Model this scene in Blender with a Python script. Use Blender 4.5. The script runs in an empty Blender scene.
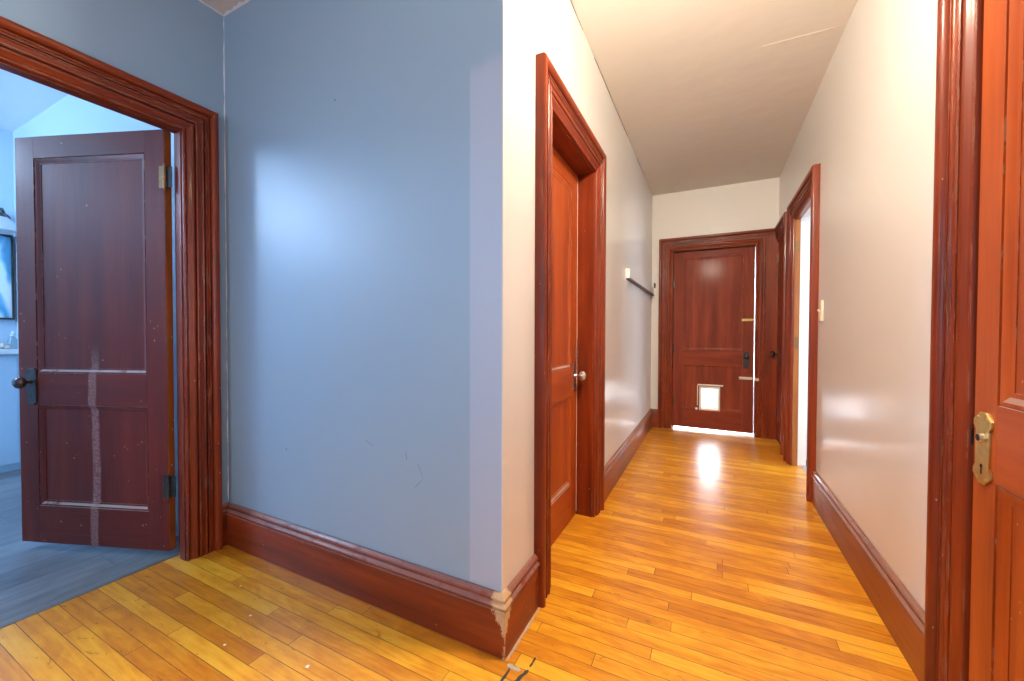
import bpy, bmesh, math, random
from mathutils import Vector, Matrix
random.seed(7)
S = bpy.context.scene
COL = S.collection
PI = math.pi

# ------------------------------------------------------------------ helpers
class MB:
    """collects geometry for ONE mesh object"""
    def __init__(self):
        self.v = []; self.f = []
    def add(self, vs, fs):
        n = len(self.v)
        self.v += [tuple(p) for p in vs]
        self.f += [tuple(i + n for i in f) for f in fs]
        return self
    def box(self, x0, x1, y0, y1, z0, z1):
        vs = [(x, y, z) for x in (x0, x1) for y in (y0, y1) for z in (z0, z1)]
        return self.add(vs, [(0,1,3,2),(4,6,7,5),(0,4,5,1),(2,3,7,6),(0,2,6,4),(1,5,7,3)])
    def loft(self, rings, closed=True, cap=True):
        n = len(rings[0]); vs = [p for r in rings for p in r]; fs = []
        m = n if closed else n - 1
        for k in range(len(rings) - 1):
            for i in range(m):
                j = (i + 1) % n
                fs.append((k*n+i, k*n+j, (k+1)*n+j, (k+1)*n+i))
        if cap:
            fs.append(tuple(range(n))[::-1]); fs.append(tuple((len(rings)-1)*n + i for i in range(n)))
        return self.add(vs, fs)
    def ringloop(self, rings):
        """rings joined in a closed loop (mitred frames)"""
        n = len(rings[0]); R = len(rings); vs = [p for r in rings for p in r]; fs = []
        for k in range(R):
            q = (k + 1) % R
            for i in range(n):
                j = (i + 1) % n
                fs.append((k*n+i, k*n+j, q*n+j, q*n+i))
        return self.add(vs, fs)
    def lathe(self, prof, o, ax='y', seg=24, sx=1.0):
        """prof = [(radius, height along the axis)]"""
        rings = []
        for r, h in prof:
            ring = []
            for k in range(seg):
                a = 2*PI*k/seg; c, s = r*math.cos(a)*sx, r*math.sin(a)
                p = {'y': (c, h, s), 'z': (c, s, h), 'x': (h, c, s), '-y': (c, -h, s), '-x': (-h, c, s), '-z': (c, s, -h)}[ax]
                ring.append((o[0]+p[0], o[1]+p[1], o[2]+p[2]))
            rings.append(ring)
        return self.loft(rings)
    def tube(self, pts, r, seg=10):
        pts = [Vector(p) for p in pts]; rings = []
        for i, p in enumerate(pts):
            t = (pts[min(i+1, len(pts)-1)] - pts[max(i-1, 0)]).normalized()
            a = t.orthogonal().normalized()
            if rings:
                a = (prev - t*prev.dot(t)).normalized()
            prev = a; b = t.cross(a)
            rr = r[i] if isinstance(r, (list, tuple)) else r
            rings.append([p + (a*math.cos(2*PI*k/seg) + b*math.sin(2*PI*k/seg))*rr for k in range(seg)])
        return self.loft(rings)
    def plate(self, outline, o, d0, d1, bev=0.0, ax='y'):
        """outline = [(s, z)] extruded from d0 to d1 along the local y axis, front edge chamfered"""
        cs = sum(p[0] for p in outline)/len(outline); cz = sum(p[1] for p in outline)/len(outline)
        rings = []
        for d, k in ((d0, 0.0), (d1 - bev, 0.0), (d1, bev)):
            ring = []
            for s, z in outline:
                L = math.hypot(s-cs, z-cz) or 1
                q = 1 - k/L
                ring.append((o[0]+cs+(s-cs)*q, o[1]+d, o[2]+cz+(z-cz)*q))
            rings.append(ring)
        return self.loft(rings)
    def build(self, name, mat, parent=None, smooth=None, bevel=0.0):
        me = bpy.data.meshes.new(name)
        me.from_pydata(self.v, [], self.f)
        bm = bmesh.new(); bm.from_mesh(me)
        bmesh.ops.recalc_face_normals(bm, faces=bm.faces)
        bm.to_mesh(me); bm.free()
        me.materials.append(mat)
        if smooth is not None:
            for p in me.polygons: p.use_smooth = True
            me.set_sharp_from_angle(angle=math.radians(smooth))
        o = bpy.data.objects.new(name, me); COL.objects.link(o)
        if parent: o.parent = parent
        if bevel:
            b = o.modifiers.new('edge', 'BEVEL'); b.width = bevel; b.segments = 2; b.limit_method = 'ANGLE'; b.angle_limit = math.radians(40)
        return o

def tag(o, label=None, cat=None, group=None, kind=None):
    if label: o['label'] = label
    if cat: o['category'] = cat
    if group: o['group'] = group
    if kind: o['kind'] = kind
    return o
def empty(name, loc=(0,0,0), rz=0.0):
    o = bpy.data.objects.new(name, None); COL.objects.link(o)
    o.empty_display_size = 0.1; o.location = loc; o.rotation_euler = (0, 0, rz)
    return o

# ------------------------------------------------------------------ materials
class NT:
    def __init__(self, name):
        self.m = bpy.data.materials.new(name); self.m.use_nodes = True
        self.t = self.m.node_tree; self.n = self.t.nodes; self.l = self.t.links
        self.b = self.n['Principled BSDF']; self.out = self.n['Material Output']
    def node(self, typ, ins=None, **kw):
        d = self.n.new(typ)
        for k, v in kw.items(): setattr(d, k, v)
        for k, v in (ins or {}).items(): self.put(d.inputs[k], v)
        return d
    def put(self, sock, v):
        if isinstance(v, bpy.types.NodeSocket): self.l.new(v, sock)
        elif v is not None:
            if sock.type == 'RGBA' and len(v) == 3: v = (*v, 1)
            sock.default_value = v
    def math(self, op, a, b=None, c=None, clamp=False):
        d = self.node('ShaderNodeMath', operation=op, use_clamp=clamp)
        for i, v in enumerate((a, b, c)):
            if v is not None: self.put(d.inputs[i], v)
        return d.outputs[0]
    def mix(self, fac, a, b, mode='MIX'):
        d = self.node('ShaderNodeMix', data_type='RGBA', blend_type=mode)
        self.put(d.inputs[0], fac); self.put(d.inputs[6], a); self.put(d.inputs[7], b)
        return d.outputs[2]
    def ramp(self, fac, stops):
        d = self.node('ShaderNodeValToRGB'); e = d.color_ramp.elements
        while len(e) < len(stops): e.new(0.5)
        for k, (p, c) in enumerate(stops):
            e[k].position = p; e[k].color = (*c, 1) if len(c) == 3 else c
        self.put(d.inputs[0], fac); return d.outputs[0]
    def sstep(self, x, a, b):
        d = self.node('ShaderNodeMapRange', interpolation_type='SMOOTHSTEP')
        self.put(d.inputs[0], x); self.put(d.inputs[1], a); self.put(d.inputs[2], b); self.put(d.inputs[3], 0.0); self.put(d.inputs[4], 1.0)
        return d.outputs[0]
    def coords(self, kind='Object'):
        return self.node('ShaderNodeTexCoord').outputs[kind]
    def mapping(self, vec, scale=(1,1,1), loc=(0,0,0)):
        return self.node('ShaderNodeMapping', {'Vector': vec, 'Scale': scale, 'Location': loc}).outputs[0]
    def noise(self, vec, scale, detail=3.0, rough=0.5, dist=0.0):
        return self.node('ShaderNodeTexNoise', {'Vector': vec, 'Scale': scale, 'Detail': detail, 'Roughness': rough, 'Distortion': dist}).outputs[0]
    def set(self, **kw):
        for k, v in kw.items(): self.put(self.b.inputs[k.replace('_', ' ')], v)
    def bump(self, h, strength, dist=0.01):
        d = self.node('ShaderNodeBump', {'Height': h, 'Strength': strength, 'Distance': dist})
        self.put(self.b.inputs['Normal'], d.outputs[0])

def paint(name, col, rough=0.30, coat=0.35, coat_rough=0.16, bump=0.06, strip=None):
    t = NT(name); p = t.node('ShaderNodeNewGeometry').outputs['Position']
    n = t.noise(p, 1.3, 3); c = t.mix(t.math('MULTIPLY', n, 0.18), col, [x*0.86 for x in col])
    if strip:      # paler strip beside the outer corner: straight left edge, ragged top
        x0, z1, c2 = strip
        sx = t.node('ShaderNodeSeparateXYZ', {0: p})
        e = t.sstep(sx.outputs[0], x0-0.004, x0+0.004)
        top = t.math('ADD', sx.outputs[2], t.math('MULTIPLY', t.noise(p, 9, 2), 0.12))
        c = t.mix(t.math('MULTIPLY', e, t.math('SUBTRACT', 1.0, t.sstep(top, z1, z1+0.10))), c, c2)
    t.set(Base_Color=c, Roughness=rough, Coat_Weight=coat, Coat_Roughness=coat_rough)
    h = t.math('ADD', t.math('MULTIPLY', t.noise(p, 5, 2), 1.0), t.math('MULTIPLY', t.noise(p, 90, 2), 0.03))
    t.bump(h, bump, 0.05)
    return t.m

def cherry(name, axis='z', dark=(0.05,0.007,0.004), mid=(0.190,0.026,0.0045), lite=(0.33,0.056,0.008), chips=0.6, edge=0.5, rough=0.38, coat=0.25, scrape=None, corner=None, ledge_glint=0.75):
    t = NT(name); o = t.coords(); g = t.node('ShaderNodeNewGeometry').outputs['Position']
    sc = {'z': (14,14,0.9), 'x': (0.9,14,14), 'y': (14,0.9,14)}[axis]
    v = t.mapping(o, sc)
    n1 = t.noise(v, 1.0, 5, 0.6, 0.6); n2 = t.noise(t.mapping(o, [q*5 for q in sc]), 1.0, 3, 0.6)
    big = t.noise(g, 2.2, 3)
    f = t.math('ADD', t.math('MULTIPLY', n1, 0.62), t.math('ADD', t.math('MULTIPLY', n2, 0.2), t.math('MULTIPLY', big, 0.25)))
    col = t.ramp(f, [(0.28, dark), (0.53, mid), (0.80, lite)])
    # flecks of bare wood and old paint
    vo = t.node('ShaderNodeTexVoronoi', {'Vector': t.mapping(g, (55,55,38)), 'Scale': 1.0, 'Randomness': 1.0})
    rnd = t.node('ShaderNodeSeparateColor', {0: vo.outputs['Color']}).outputs[0]
    size = t.math('MULTIPLY', t.math('SUBTRACT', rnd, 1.0-0.34*chips), 0.62)
    fleck = t.math('LESS_THAN', vo.outputs['Distance'], size)
    low = t.sstep(t.node('ShaderNodeSeparateXYZ', {0: g}).outputs[2], 2.0, 0.0)
    fleck = t.math('MULTIPLY', fleck, t.math('GREATER_THAN', t.math('ADD', t.noise(g, 6, 3), t.math('MULTIPLY', low, 0.16)), 0.58))
    mask = fleck
    if edge > 0:
        bv = t.node('ShaderNodeBevel', {'Radius': 0.004}, samples=4)
        nn = t.node('ShaderNodeNewGeometry').outputs['Normal']
        dt = t.node('ShaderNodeVectorMath', operation='DOT_PRODUCT'); t.put(dt.inputs[0], bv.outputs[0]); t.put(dt.inputs[1], nn)
        e = t.math('LESS_THAN', dt.outputs['Value'], 0.93)
        e = t.math('MULTIPLY', e, t.sstep(t.noise(t.mapping(o, {'z':(45,45,9),'x':(9,45,45),'y':(45,9,45)}[axis]), 1.0, 5, 0.7), 0.60-0.16*edge, 0.66-0.16*edge))
        mask = t.math('MAXIMUM', mask, t.math('MULTIPLY', e, 0.5))
    col = t.mix(mask, col, t.mix(t.noise(g, 40), (0.62,0.50,0.36), (0.36,0.19,0.09)))
    nz = t.node('ShaderNodeSeparateXYZ', {0: t.node('ShaderNodeNewGeometry').outputs['True Normal']}).outputs[2]
    dust = t.math('MULTIPLY', t.sstep(nz, 0.30, 0.52), t.math('MULTIPLY', t.sstep(t.noise(g, 14, 4, 0.7), 0.25, 0.5), ledge_glint))  # dust colour here paints the lamp glint on upward-facing ledges
    col = t.mix(dust, col, (0.50,0.43,0.38))
    rg = t.math('ADD', rough, t.math('MULTIPLY', n2, 0.10))
    cw = coat
    if scrape:      # pale scraped streak running down the door
        s0, z1 = scrape
        sp = t.node('ShaderNodeSeparateXYZ', {0: g}); so = t.node('ShaderNodeSeparateXYZ', {0: o})
        wob = t.math('MULTIPLY', t.math('SUBTRACT', t.noise(t.mapping(o, (1,1,3)), 2.0, 2), 0.5), 0.025)
        d = t.math('ABSOLUTE', t.math('SUBTRACT', t.math('ADD', so.outputs[0], wob), s0))
        band = t.math('SUBTRACT', 1.0, t.sstep(d, 0.016, 0.026))
        band = t.math('MULTIPLY', band, t.math('SUBTRACT', 1.0, t.sstep(so.outputs[2], z1-0.10, z1+0.06)))
        band = t.math('MULTIPLY', band, t.sstep(t.noise(o, 110, 4, 0.8), 0.30, 0.62))
        col = t.mix(t.math('MULTIPLY', band, 0.42), col, (0.50,0.34,0.31))
    if corner:      # stain worn away from the outside corner of the baseboard
        cx, cy = corner
        sp = t.node('ShaderNodeSeparateXYZ', {0: g})
        dx = t.math('ABSOLUTE', t.math('SUBTRACT', sp.outputs[0], cx)); dy = t.math('ABSOLUTE', t.math('SUBTRACT', sp.outputs[1], cy))
        d = t.math('MAXIMUM', dx, dy)
        z = sp.outputs[2]
        wid = t.math('ADD', 0.004, t.math('MULTIPLY', t.sstep(z, 0.05, 0.19), 0.052))
        wid = t.math('ADD', wid, t.math('MULTIPLY', t.math('SUBTRACT', t.noise(t.mapping(g, (1,1,0.45)), 48, 5, 0.85), 0.5), 0.085))
        w = t.math('LESS_THAN', d, wid)
        col = t.mix(w, col, t.mix(t.noise(g, 60, 3), (0.62,0.43,0.24), (0.40,0.22,0.10)))
        cw = t.math('MULTIPLY', coat, t.math('SUBTRACT', 1.0, w))
    t.set(Base_Color=col, Roughness=rg, Coat_Weight=cw, Coat_Roughness=0.16, Specular_IOR_Level=0.25)
    t.bump(t.math('ADD', n2, t.math('MULTIPLY', n1, 0.6)), 0.10, 0.004)
    return t.m

def plain(name, col, rough=0.4, metal=0.0, coat=0.0, var=0.12, scale=18, bump=0.0, **kw):
    t = NT(name); g = t.coords()
    n = t.noise(g, scale, 4, 0.6)
    t.set(Base_Color=t.mix(n, [c*(1-var) for c in col], [min(1, c*(1+var)) for c in col]), Roughness=rough, Metallic=metal, Coat_Weight=coat, **kw)
    if bump: t.bump(n, bump, 0.004)
    return t.m

def boards(name, along, width, length, cols, gap, gapcol, rough, coat, streak=1.0, knots=True):
    t = NT(name); g = t.node('ShaderNodeNewGeometry').outputs['Position']
    sp = t.node('ShaderNodeSeparateXYZ', {0: g})
    a, b = (sp.outputs[0], sp.outputs[1]) if along == 'x' else (sp.outputs[1], sp.outputs[0])
    b2 = t.math('DIVIDE', t.math('ADD', b, 20.0 + 0.031), width)
    row = t.math('FLOOR', b2); fb = t.math('FRACT', b2)
    wn = t.node('ShaderNodeTexWhiteNoise', noise_dimensions='1D'); t.put(wn.inputs['W'], row)
    a2 = t.math('ADD', t.math('DIVIDE', t.math('ADD', a, 20.0), length), t.math('MULTIPLY', wn.outputs[0], 7.31))
    idx = t.math('FLOOR', a2); fa = t.math('FRACT', a2)
    cmb = t.node('ShaderNodeCombineXYZ', {0: row, 1: idx, 2: 3.3})
    w2 = t.node('ShaderNodeTexWhiteNoise', noise_dimensions='3D'); t.put(w2.inputs[0], cmb.outputs[0])
    tone = w2.outputs[0]; rc = t.node('ShaderNodeSeparateColor', {0: w2.outputs[1]})
    off = t.node('ShaderNodeCombineXYZ', {0: t.math('MULTIPLY', rc.outputs[0], 50.0), 1: t.math('MULTIPLY', rc.outputs[1], 50.0), 2: 0.0})
    loc = t.node('ShaderNodeVectorMath', operation='ADD'); t.put(loc.inputs[0], g); t.put(loc.inputs[1], off.outputs[0])
    st = (3.2, 34, 1) if along == 'x' else (34, 3.2, 1)
    gr = t.noise(t.mapping(loc.outputs[0], st), 1.0, 5, 0.6, 1.2)
    blot = t.noise(t.mapping(loc.outputs[0], (4, 9, 1) if along == 'x' else (9, 4, 1)), 1.0, 4, 0.55, 1.5)
    f = t.math('ADD', t.math('ADD', t.math('MULTIPLY', tone, 0.32), 0.08), t.math('ADD', t.math('MULTIPLY', t.math('SUBTRACT', gr, 0.5), 0.55*streak), t.math('MULTIPLY', blot, 0.52)))
    col = t.ramp(f, [(0.18, cols[0]), (0.45, cols[1]), (0.62, cols[2]), (0.85, cols[3])])
    if knots:
        kn = t.noise(t.mapping(loc.outputs[0], (5, 16, 1)), 1.0, 3, 0.7, 2.5)
        col = t.mix(t.math('MULTIPLY', t.sstep(kn, 0.63, 0.72), 0.62), col, (0.27,0.075,0.010))
    gb = t.math('MAXIMUM', t.math('LESS_THAN', fb, gap/width), t.math('LESS_THAN', fa, gap/length))
    gb = t.math('MULTIPLY', gb, t.sstep(t.noise(g, 7, 3), 0.22, 0.50))
    col = t.mix(t.math('MULTIPLY', gb, 0.9), col, gapcol)
    t.set(Base_Color=col, Roughness=t.math('ADD', rough, t.math('MULTIPLY', t.noise(g, 6, 4), 0.10)), Coat_Weight=coat, Coat_Roughness=0.25)
    t.bump(t.math('ADD', t.math('MULTIPLY', gb, -1.0), t.math('MULTIPLY', t.noise(t.mapping(g, (3,16,1)), 1.0, 2), 0.5)), 0.22, 0.003)
    return t.m

M = {}
M['cool_cast_paint'] = paint('cool_cast_wall_paint', (0.26,0.39,0.51), rough=0.42, coat=0.28, coat_rough=0.40)  # same paint as the hall, cool daylight cast mixed into its colour
M['cool_cast_paint_strip'] = paint('cool_cast_wall_paint_pale_strip', (0.26,0.39,0.51), rough=0.42, coat=0.28, coat_rough=0.40, strip=(-0.776, 2.06, (0.36,0.455,0.58)))  # same cool cast, plus a paler strip beside the corner
M['grey_paint'] = paint('warm_grey_wall_paint', (0.675,0.655,0.62), rough=0.36, coat=0.22)
M['ceiling'] = paint('ceiling_paint', (0.62,0.575,0.515), rough=0.6, coat=0.0, bump=0.16)
M['bath_paint'] = paint('pale_blue_room_paint', (0.55,0.70,0.80))
M['white_paint'] = paint('white_room_paint', (0.80,0.80,0.80), coat=0.1)
M['base_amber'] = cherry('amber_brown_base_y', 'y', dark=(0.10,0.018,0.004), mid=(0.235,0.052,0.008), lite=(0.36,0.095,0.014), chips=0.5, edge=0.4, ledge_glint=0.2)
for ax in 'xyz':
    M['amber_'+ax] = cherry('amber_door_'+ax, ax, dark=(0.15,0.020,0.005), mid=(0.35,0.062,0.009), lite=(0.50,0.115,0.016), chips=0.6, edge=0.35, coat=0.16)
    M['wood_'+ax] = cherry('cherry_trim_'+ax, ax, ledge_glint=0.22)
    M['door_'+ax] = cherry('cherry_door_'+ax, ax, dark=(0.08,0.011,0.006), mid=(0.205,0.033,0.012), lite=(0.33,0.062,0.019), chips=0.4, edge=0.3, rough=0.58, coat=0.04, ledge_glint=0.08)
    M['scraped_'+ax] = cherry('cherry_door_scraped_'+ax, ax, dark=(0.045,0.006,0.004), mid=(0.115,0.014,0.006), lite=(0.19,0.028,0.009), chips=0.8, edge=0.3, rough=0.50, coat=0.10, scrape=(0.415, 1.02))
M['base_corner'] = cherry('cherry_base_worn_x', 'x', corner=(-0.616, 1.187), edge=0.3, ledge_glint=0.22)
M['base_corner_y'] = cherry('cherry_base_worn_y', 'y', corner=(-0.616, 1.187), edge=0.3, ledge_glint=0.22)
M['jamb_worn'] = cherry('worn_orange_jamb', 'z', dark=(0.14,0.035,0.008), mid=(0.30,0.10,0.022), lite=(0.44,0.19,0.055), chips=1.0, edge=0.6)
M['floor'] = boards('maple_strip_floor', 'x', 0.0575, 1.15, [(0.42,0.115,0.007),(0.64,0.240,0.013),(0.79,0.365,0.022),(0.88,0.49,0.05)], 0.0022, (0.06,0.022,0.006), 0.28, 0.35)
M['grey_floor'] = boards('grey_plank_floor', 'y', 0.19, 1.4, [(0.10,0.11,0.12),(0.17,0.18,0.19),(0.22,0.235,0.25),(0.30,0.31,0.32)], 0.002, (0.04,0.04,0.045), 0.36, 0.05, knots=False)
M['dark_floor'] = plain('dark_grey_floor', (0.06,0.065,0.07), 0.4)
M['brass'] = plain('tarnished_brass', (0.70,0.50,0.17), 0.30, 1.0, var=0.35, scale=45)
M['antique'] = plain('antique_brass', (0.22,0.12,0.05), 0.42, 0.8, var=0.5, scale=50)
M['bronze'] = plain('dark_bronze', (0.065,0.060,0.055), 0.32, 0.8, var=0.4, scale=40)
M['knob_brown'] = plain('brown_porcelain_knob', (0.05,0.022,0.018), 0.15, 0.0, coat=0.8)
M['steel'] = plain('worn_steel', (0.62,0.61,0.60), 0.28, 1.0, var=0.15)
M['dark'] = plain('dark_recess', (0.012,0.010,0.009), 0.6)
M['ivory'] = plain('ivory_plastic', (0.78,0.70,0.55), 0.35, coat=0.2, var=0.04)
M['cream'] = plain('cream_plastic', (0.80,0.74,0.64), 0.4, var=0.06)
M['white'] = plain('white_gloss', (0.82,0.82,0.80), 0.3, var=0.03)
M['caulk'] = plain('white_caulk', (0.78,0.80,0.82), 0.7, var=0.1, scale=60)
M['crack'] = plain('dark_crack', (0.05,0.04,0.03), 0.9)
M['old_paint'] = plain('dark_floor_residue', (0.035,0.037,0.033), 0.7, var=0.5, scale=90)
M['dust'] = plain('grey_plaster_residue', (0.45,0.40,0.33), 0.9, var=0.4, scale=120)
M['porcelain'] = plain('shell_ornament', (0.50,0.46,0.42), 0.4, var=0.5, scale=60)
t = NT('milk_glass'); t.set(Base_Color=(0.85,0.87,0.88), Roughness=0.2, Transmission_Weight=0.25, Subsurface_Weight=0.0); M['milk'] = t.m
t = NT('bottle_glass'); t.set(Base_Color=(0.75,0.9,0.95), Roughness=0.06, Transmission_Weight=0.8, IOR=1.45); M['glass'] = t.m
t = NT('lamp_glass'); t.set(Base_Color=(0.9,0.85,0.75), Roughness=0.3); t.put(t.b.inputs['Emission Color'], (1.0,0.80,0.55)); t.put(t.b.inputs['Emission Strength'], 3.0); M['lamp_glass'] = t.m
# see-through plastic of the pet flap and thin window glass
def sheet(name, transp, transl, gloss, col=(0.93,0.95,0.97)):
    t = NT(name); n = t.n
    a = t.node('ShaderNodeBsdfTransparent', {'Color': col}); b = t.node('ShaderNodeBsdfTranslucent', {'Color': col}); c = t.node('ShaderNodeBsdfGlossy', {'Roughness': 0.1})
    m1 = t.node('ShaderNodeMixShader', {0: transl/(transp+transl)}); t.l.new(a.outputs[0], m1.inputs[1]); t.l.new(b.outputs[0], m1.inputs[2])
    m2 = t.node('ShaderNodeMixShader', {0: gloss}); t.l.new(m1.outputs[0], m2.inputs[1]); t.l.new(c.outputs[0], m2.inputs[2])
    t.l.new(m2.outputs[0], t.out.inputs[0]); return t.m
M['flap'] = sheet('clouded_flap_plastic', 0.6, 0.4, 0.04)
M['pane'] = sheet('window_glass', 0.97, 0.03, 0.05)
# blue and white abstract picture
t = NT('blue_picture_print'); o = t.coords()
w = t.node('ShaderNodeTexWave', {'Vector': t.mapping(o, (1,3.0,1.3)), 'Scale': 1.1, 'Distortion': 9.0, 'Detail': 3.0, 'Detail Scale': 1.2}, wave_type='BANDS', bands_direction='DIAGONAL')
t.set(Base_Color=t.ramp(w.outputs[1], [(0.0,(0.10,0.36,0.55)),(0.22,(0.28,0.58,0.76)),(0.42,(0.62,0.80,0.90)),(0.65,(0.90,0.94,0.96))]), Roughness=0.35); M['picture'] = t.m

# ------------------------------------------------------------------ layout (metres; camera above the origin, hall runs along +y)
HC = 2.78
XR, XL, YB, XF, YE = 0.634, -0.642, 1.213, -2.30, 5.05   # right wall, hall left wall, middle wall, left wall, end wall
YBK = -1.70                                             # wall behind the camera
TH = 0.13
def structure(name, mb, mat, label, cat, smooth=None):
    return tag(mb.build(name, mat, None, smooth), label, cat, kind='structure')

# floors
fl = MB().box(XF-0.11, XR+0.10, YBK-0.1, YE+0.12, -0.06, 0)
floor = structure('floor', fl, M['floor'], 'honey-coloured maple strip floor of the hallway', 'floor')
structure('floor_left_room', MB().box(-5.4, XF-0.11, -2.1, 1.35, -0.06, -0.001), M['grey_floor'], 'grey plank floor beyond the open dark red door', 'floor')
structure('floor_right_room', MB().box(XR+0.10, 3.4, 2.2, 6.3, -0.06, -0.001), M['dark_floor'], 'dark grey floor beyond the bright open doorway', 'floor')
structure('floor_landing', MB().box(-1.6, XR+0.10, YE+0.12, 7.6, -0.06, 0), M['white'], 'pale floor of the landing under the end door', 'floor')
# floor residue next to the worn corner: old dark filler and plaster dust
def blob(mb, pts, z=0.0008):
    n = len(pts)
    mb.add([(x, y, 0.0) for x, y in pts] + [(x, y, z) for x, y in pts], [tuple(range(n, 2*n))] + [(i, (i+1) % n, n+(i+1) % n, n+i) for i in range(n)])
def ragged(x0, y0, x1, y1, w, n=9):
    L = math.hypot(x1-x0, y1-y0); dx, dy = (x1-x0)/L, (y1-y0)/L
    up, dn = [], []
    for k in range(n+1):
        q = k/n; ww = w*(0.45+0.55*random.random())*(0.35 if k in (0, n) else 1)
        up.append((x0+dx*L*q-dy*ww, y0+dy*L*q+dx*ww)); ww = w*(0.45+0.55*random.random())*(0.35 if k in (0, n) else 1)
        dn.append((x0+dx*L*q+dy*ww, y0+dy*L*q-dx*ww))
    return up + dn[::-1]
mb = MB(); blob(mb, ragged(-0.532,1.205,-0.531,1.250,0.005)); blob(mb, ragged(-0.560,1.10,-0.532,1.192,0.009)); blob(mb, ragged(-0.592,1.06,-0.590,1.172,0.006))
tag(mb.build('floor_residue_mark', M['old_paint'], floor), 'dark residue streaks on the boards by the worn baseboard corner')
mb = MB(); blob(mb, ragged(-0.605,1.180,-0.555,1.178,0.010)); blob(mb, ragged(-0.614,1.195,-0.614,1.488,0.005, 26))
tag(mb.build('floor_dust_mark', M['dust'], floor), 'grey plaster dust along the worn baseboard corner')
mb = MB()
for u, v, r in [(-1.62,0.93,0.006),(-1.55,0.80,0.005),(-1.20,0.87,0.007),(-1.85,1.02,0.004)]:
    blob(mb, [(u+r*math.cos(a)*(0.6+0.6*random.random()), v+r*math.sin(a)*(0.6+0.6*random.random())) for a in [k*PI/4 for k in range(8)]])
tag(mb.build('floor_paint_fleck', M['white'], floor), 'white paint flecks on the floorboards')

structure('ceiling', MB().box(XF-0.11, XR+0.10, YBK-0.1, YE+0.12, HC, HC+0.08), M['ceiling'], 'beige plaster ceiling of the hallway', 'ceiling')
structure('ceiling_left_room', MB().box(-5.4, XF-0.11, -2.1, 1.35, HC, HC+0.08), M['white_paint'], 'white ceiling of the room behind the open dark red door', 'ceiling')
structure('ceiling_right_room', MB().box(XR+0.10, 3.4, 2.2, 6.3, HC, HC+0.08), M['white_paint'], 'white ceiling of the bright room on the right', 'ceiling')
structure('ceiling_landing', MB().box(-1.6, XR+0.10, YE+0.12, 7.6, HC, HC+0.08), M['white_paint'], 'white ceiling of the landing behind the end door', 'ceiling')

# walls ------------------------------------------------------------------
def wall_y(x0, x1, y0, y1, holes, z1=HC):
    """wall running along y between x0..x1 thick; holes = [(ya, yb, za, zb)]"""
    mb = MB(); y = y0
    for ya, yb, za, zb in sorted(holes):
        mb.box(x0, x1, y, ya, 0, z1); mb.box(x0, x1, ya, yb, zb, z1)
        if za > 0: mb.box(x0, x1, ya, yb, 0, za)
        y = yb
    mb.box(x0, x1, y, y1, 0, z1); return mb
def wall_x(y0, y1, x0, x1, holes, z1=HC):
    mb = MB(); x = x0
    for xa, xb, za, zb in sorted(holes):
        mb.box(x, xa, y0, y1, 0, z1); mb.box(xa, xb, y0, y1, zb, z1)
        if za > 0: mb.box(xa, xb, y0, y1, 0, za)
        x = xb
    mb.box(x, x1, y0, y1, 0, z1); return mb
L1 = (0.125, 1.036)      # openings between jambs
L2 = (1.643, 2.372)
E3 = (-0.405, 0.432)
R4 = (0.640, 1.480)
D5 = (3.378, 4.115)
C6 = (4.545, 5.020)
HD = 2.090               # height of the openings
J = 0.02                 # jamb thickness
wl = wall_y(XF-0.11, XF, YBK-0.1, YB, [(L1[0]-J, L1[1]+J, 0, HD+0.025+J)])
structure('wall_left', wl, M['cool_cast_paint'], 'blue-grey wall around the open dark red door', 'wall')
structure('wall_middle', wall_x(YB, YB+0.12, XF-0.11, XL-0.004, []), M['cool_cast_paint_strip'], 'wide plain blue-grey wall in the middle', 'wall')
structure('wall_hall_left', wall_y(XL-0.16, XL, YB+0.12, YE, [(L2[0]-J, L2[1]+J, 0, HD+J)]).box(XL-0.0038, XL, YB, YB+0.12, 0, HC), M['grey_paint'], 'warm grey hall wall beside the glass-knobbed door', 'wall')
structure('wall_end', wall_x(YE, YE+0.12, XL-0.16, XR+0.10, [(E3[0]-J, E3[1]+J, 0, HD+J)]), M['grey_paint'], 'cream wall above the door with the pet flap', 'wall')
structure('wall_right', wall_y(XR, XR+0.10, YBK-0.1, YE, [(-1.45, -0.35, 0.75, 2.3), (R4[0]-J, R4[1]+J, 0, HD+J), (D5[0]-J, D5[1]+J, 0, HD+J), (C6[0]-J, C6[1]+J, 0, HD+J)]), M['grey_paint'], 'warm grey glossy hall wall with the light switch', 'wall')
structure('wall_back', wall_x(YBK-0.1, YBK, XF, XR, [(-1.75, -0.55, 0.75, 2.2)]), M['cool_cast_paint'], 'blue-grey wall behind the viewer', 'wall')
# room behind the open dark red door
structure('wall_left_room_side', MB().box(-5.4, XF-0.11, 1.12, 1.33, 0, HC), M['bath_paint'], 'pale blue side wall seen past the open dark red door', 'wall')
structure('wall_left_room_far', MB().box(-5.29, -5.19, -2.1, 1.12, 0, HC), M['bath_paint'], 'pale blue far wall with the picture', 'wall')
structure('wall_left_room_back', MB().box(-5.19, XF-0.11, -2.1, -1.98, 0, HC), M['bath_paint'], 'pale blue wall opposite the open dark red door', 'wall')
# bright room on the right
structure('wall_right_room_far', MB().box(XR+0.10, 3.4, 4.34, 4.46, 0, HC), M['white_paint'], 'white wall seen through the open doorway', 'wall')
structure('wall_right_room_side', wall_y(2.6, 2.72, 2.3, 4.34, [(2.6, 3.95, 0.6, 2.3)]), M['white_paint'], 'window wall of the bright room', 'wall')
structure('wall_right_room_near', MB().box(XR+0.10, 2.6, 2.2, 2.3, 0, HC), M['white_paint'], 'near white wall of the bright room', 'wall')
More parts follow.
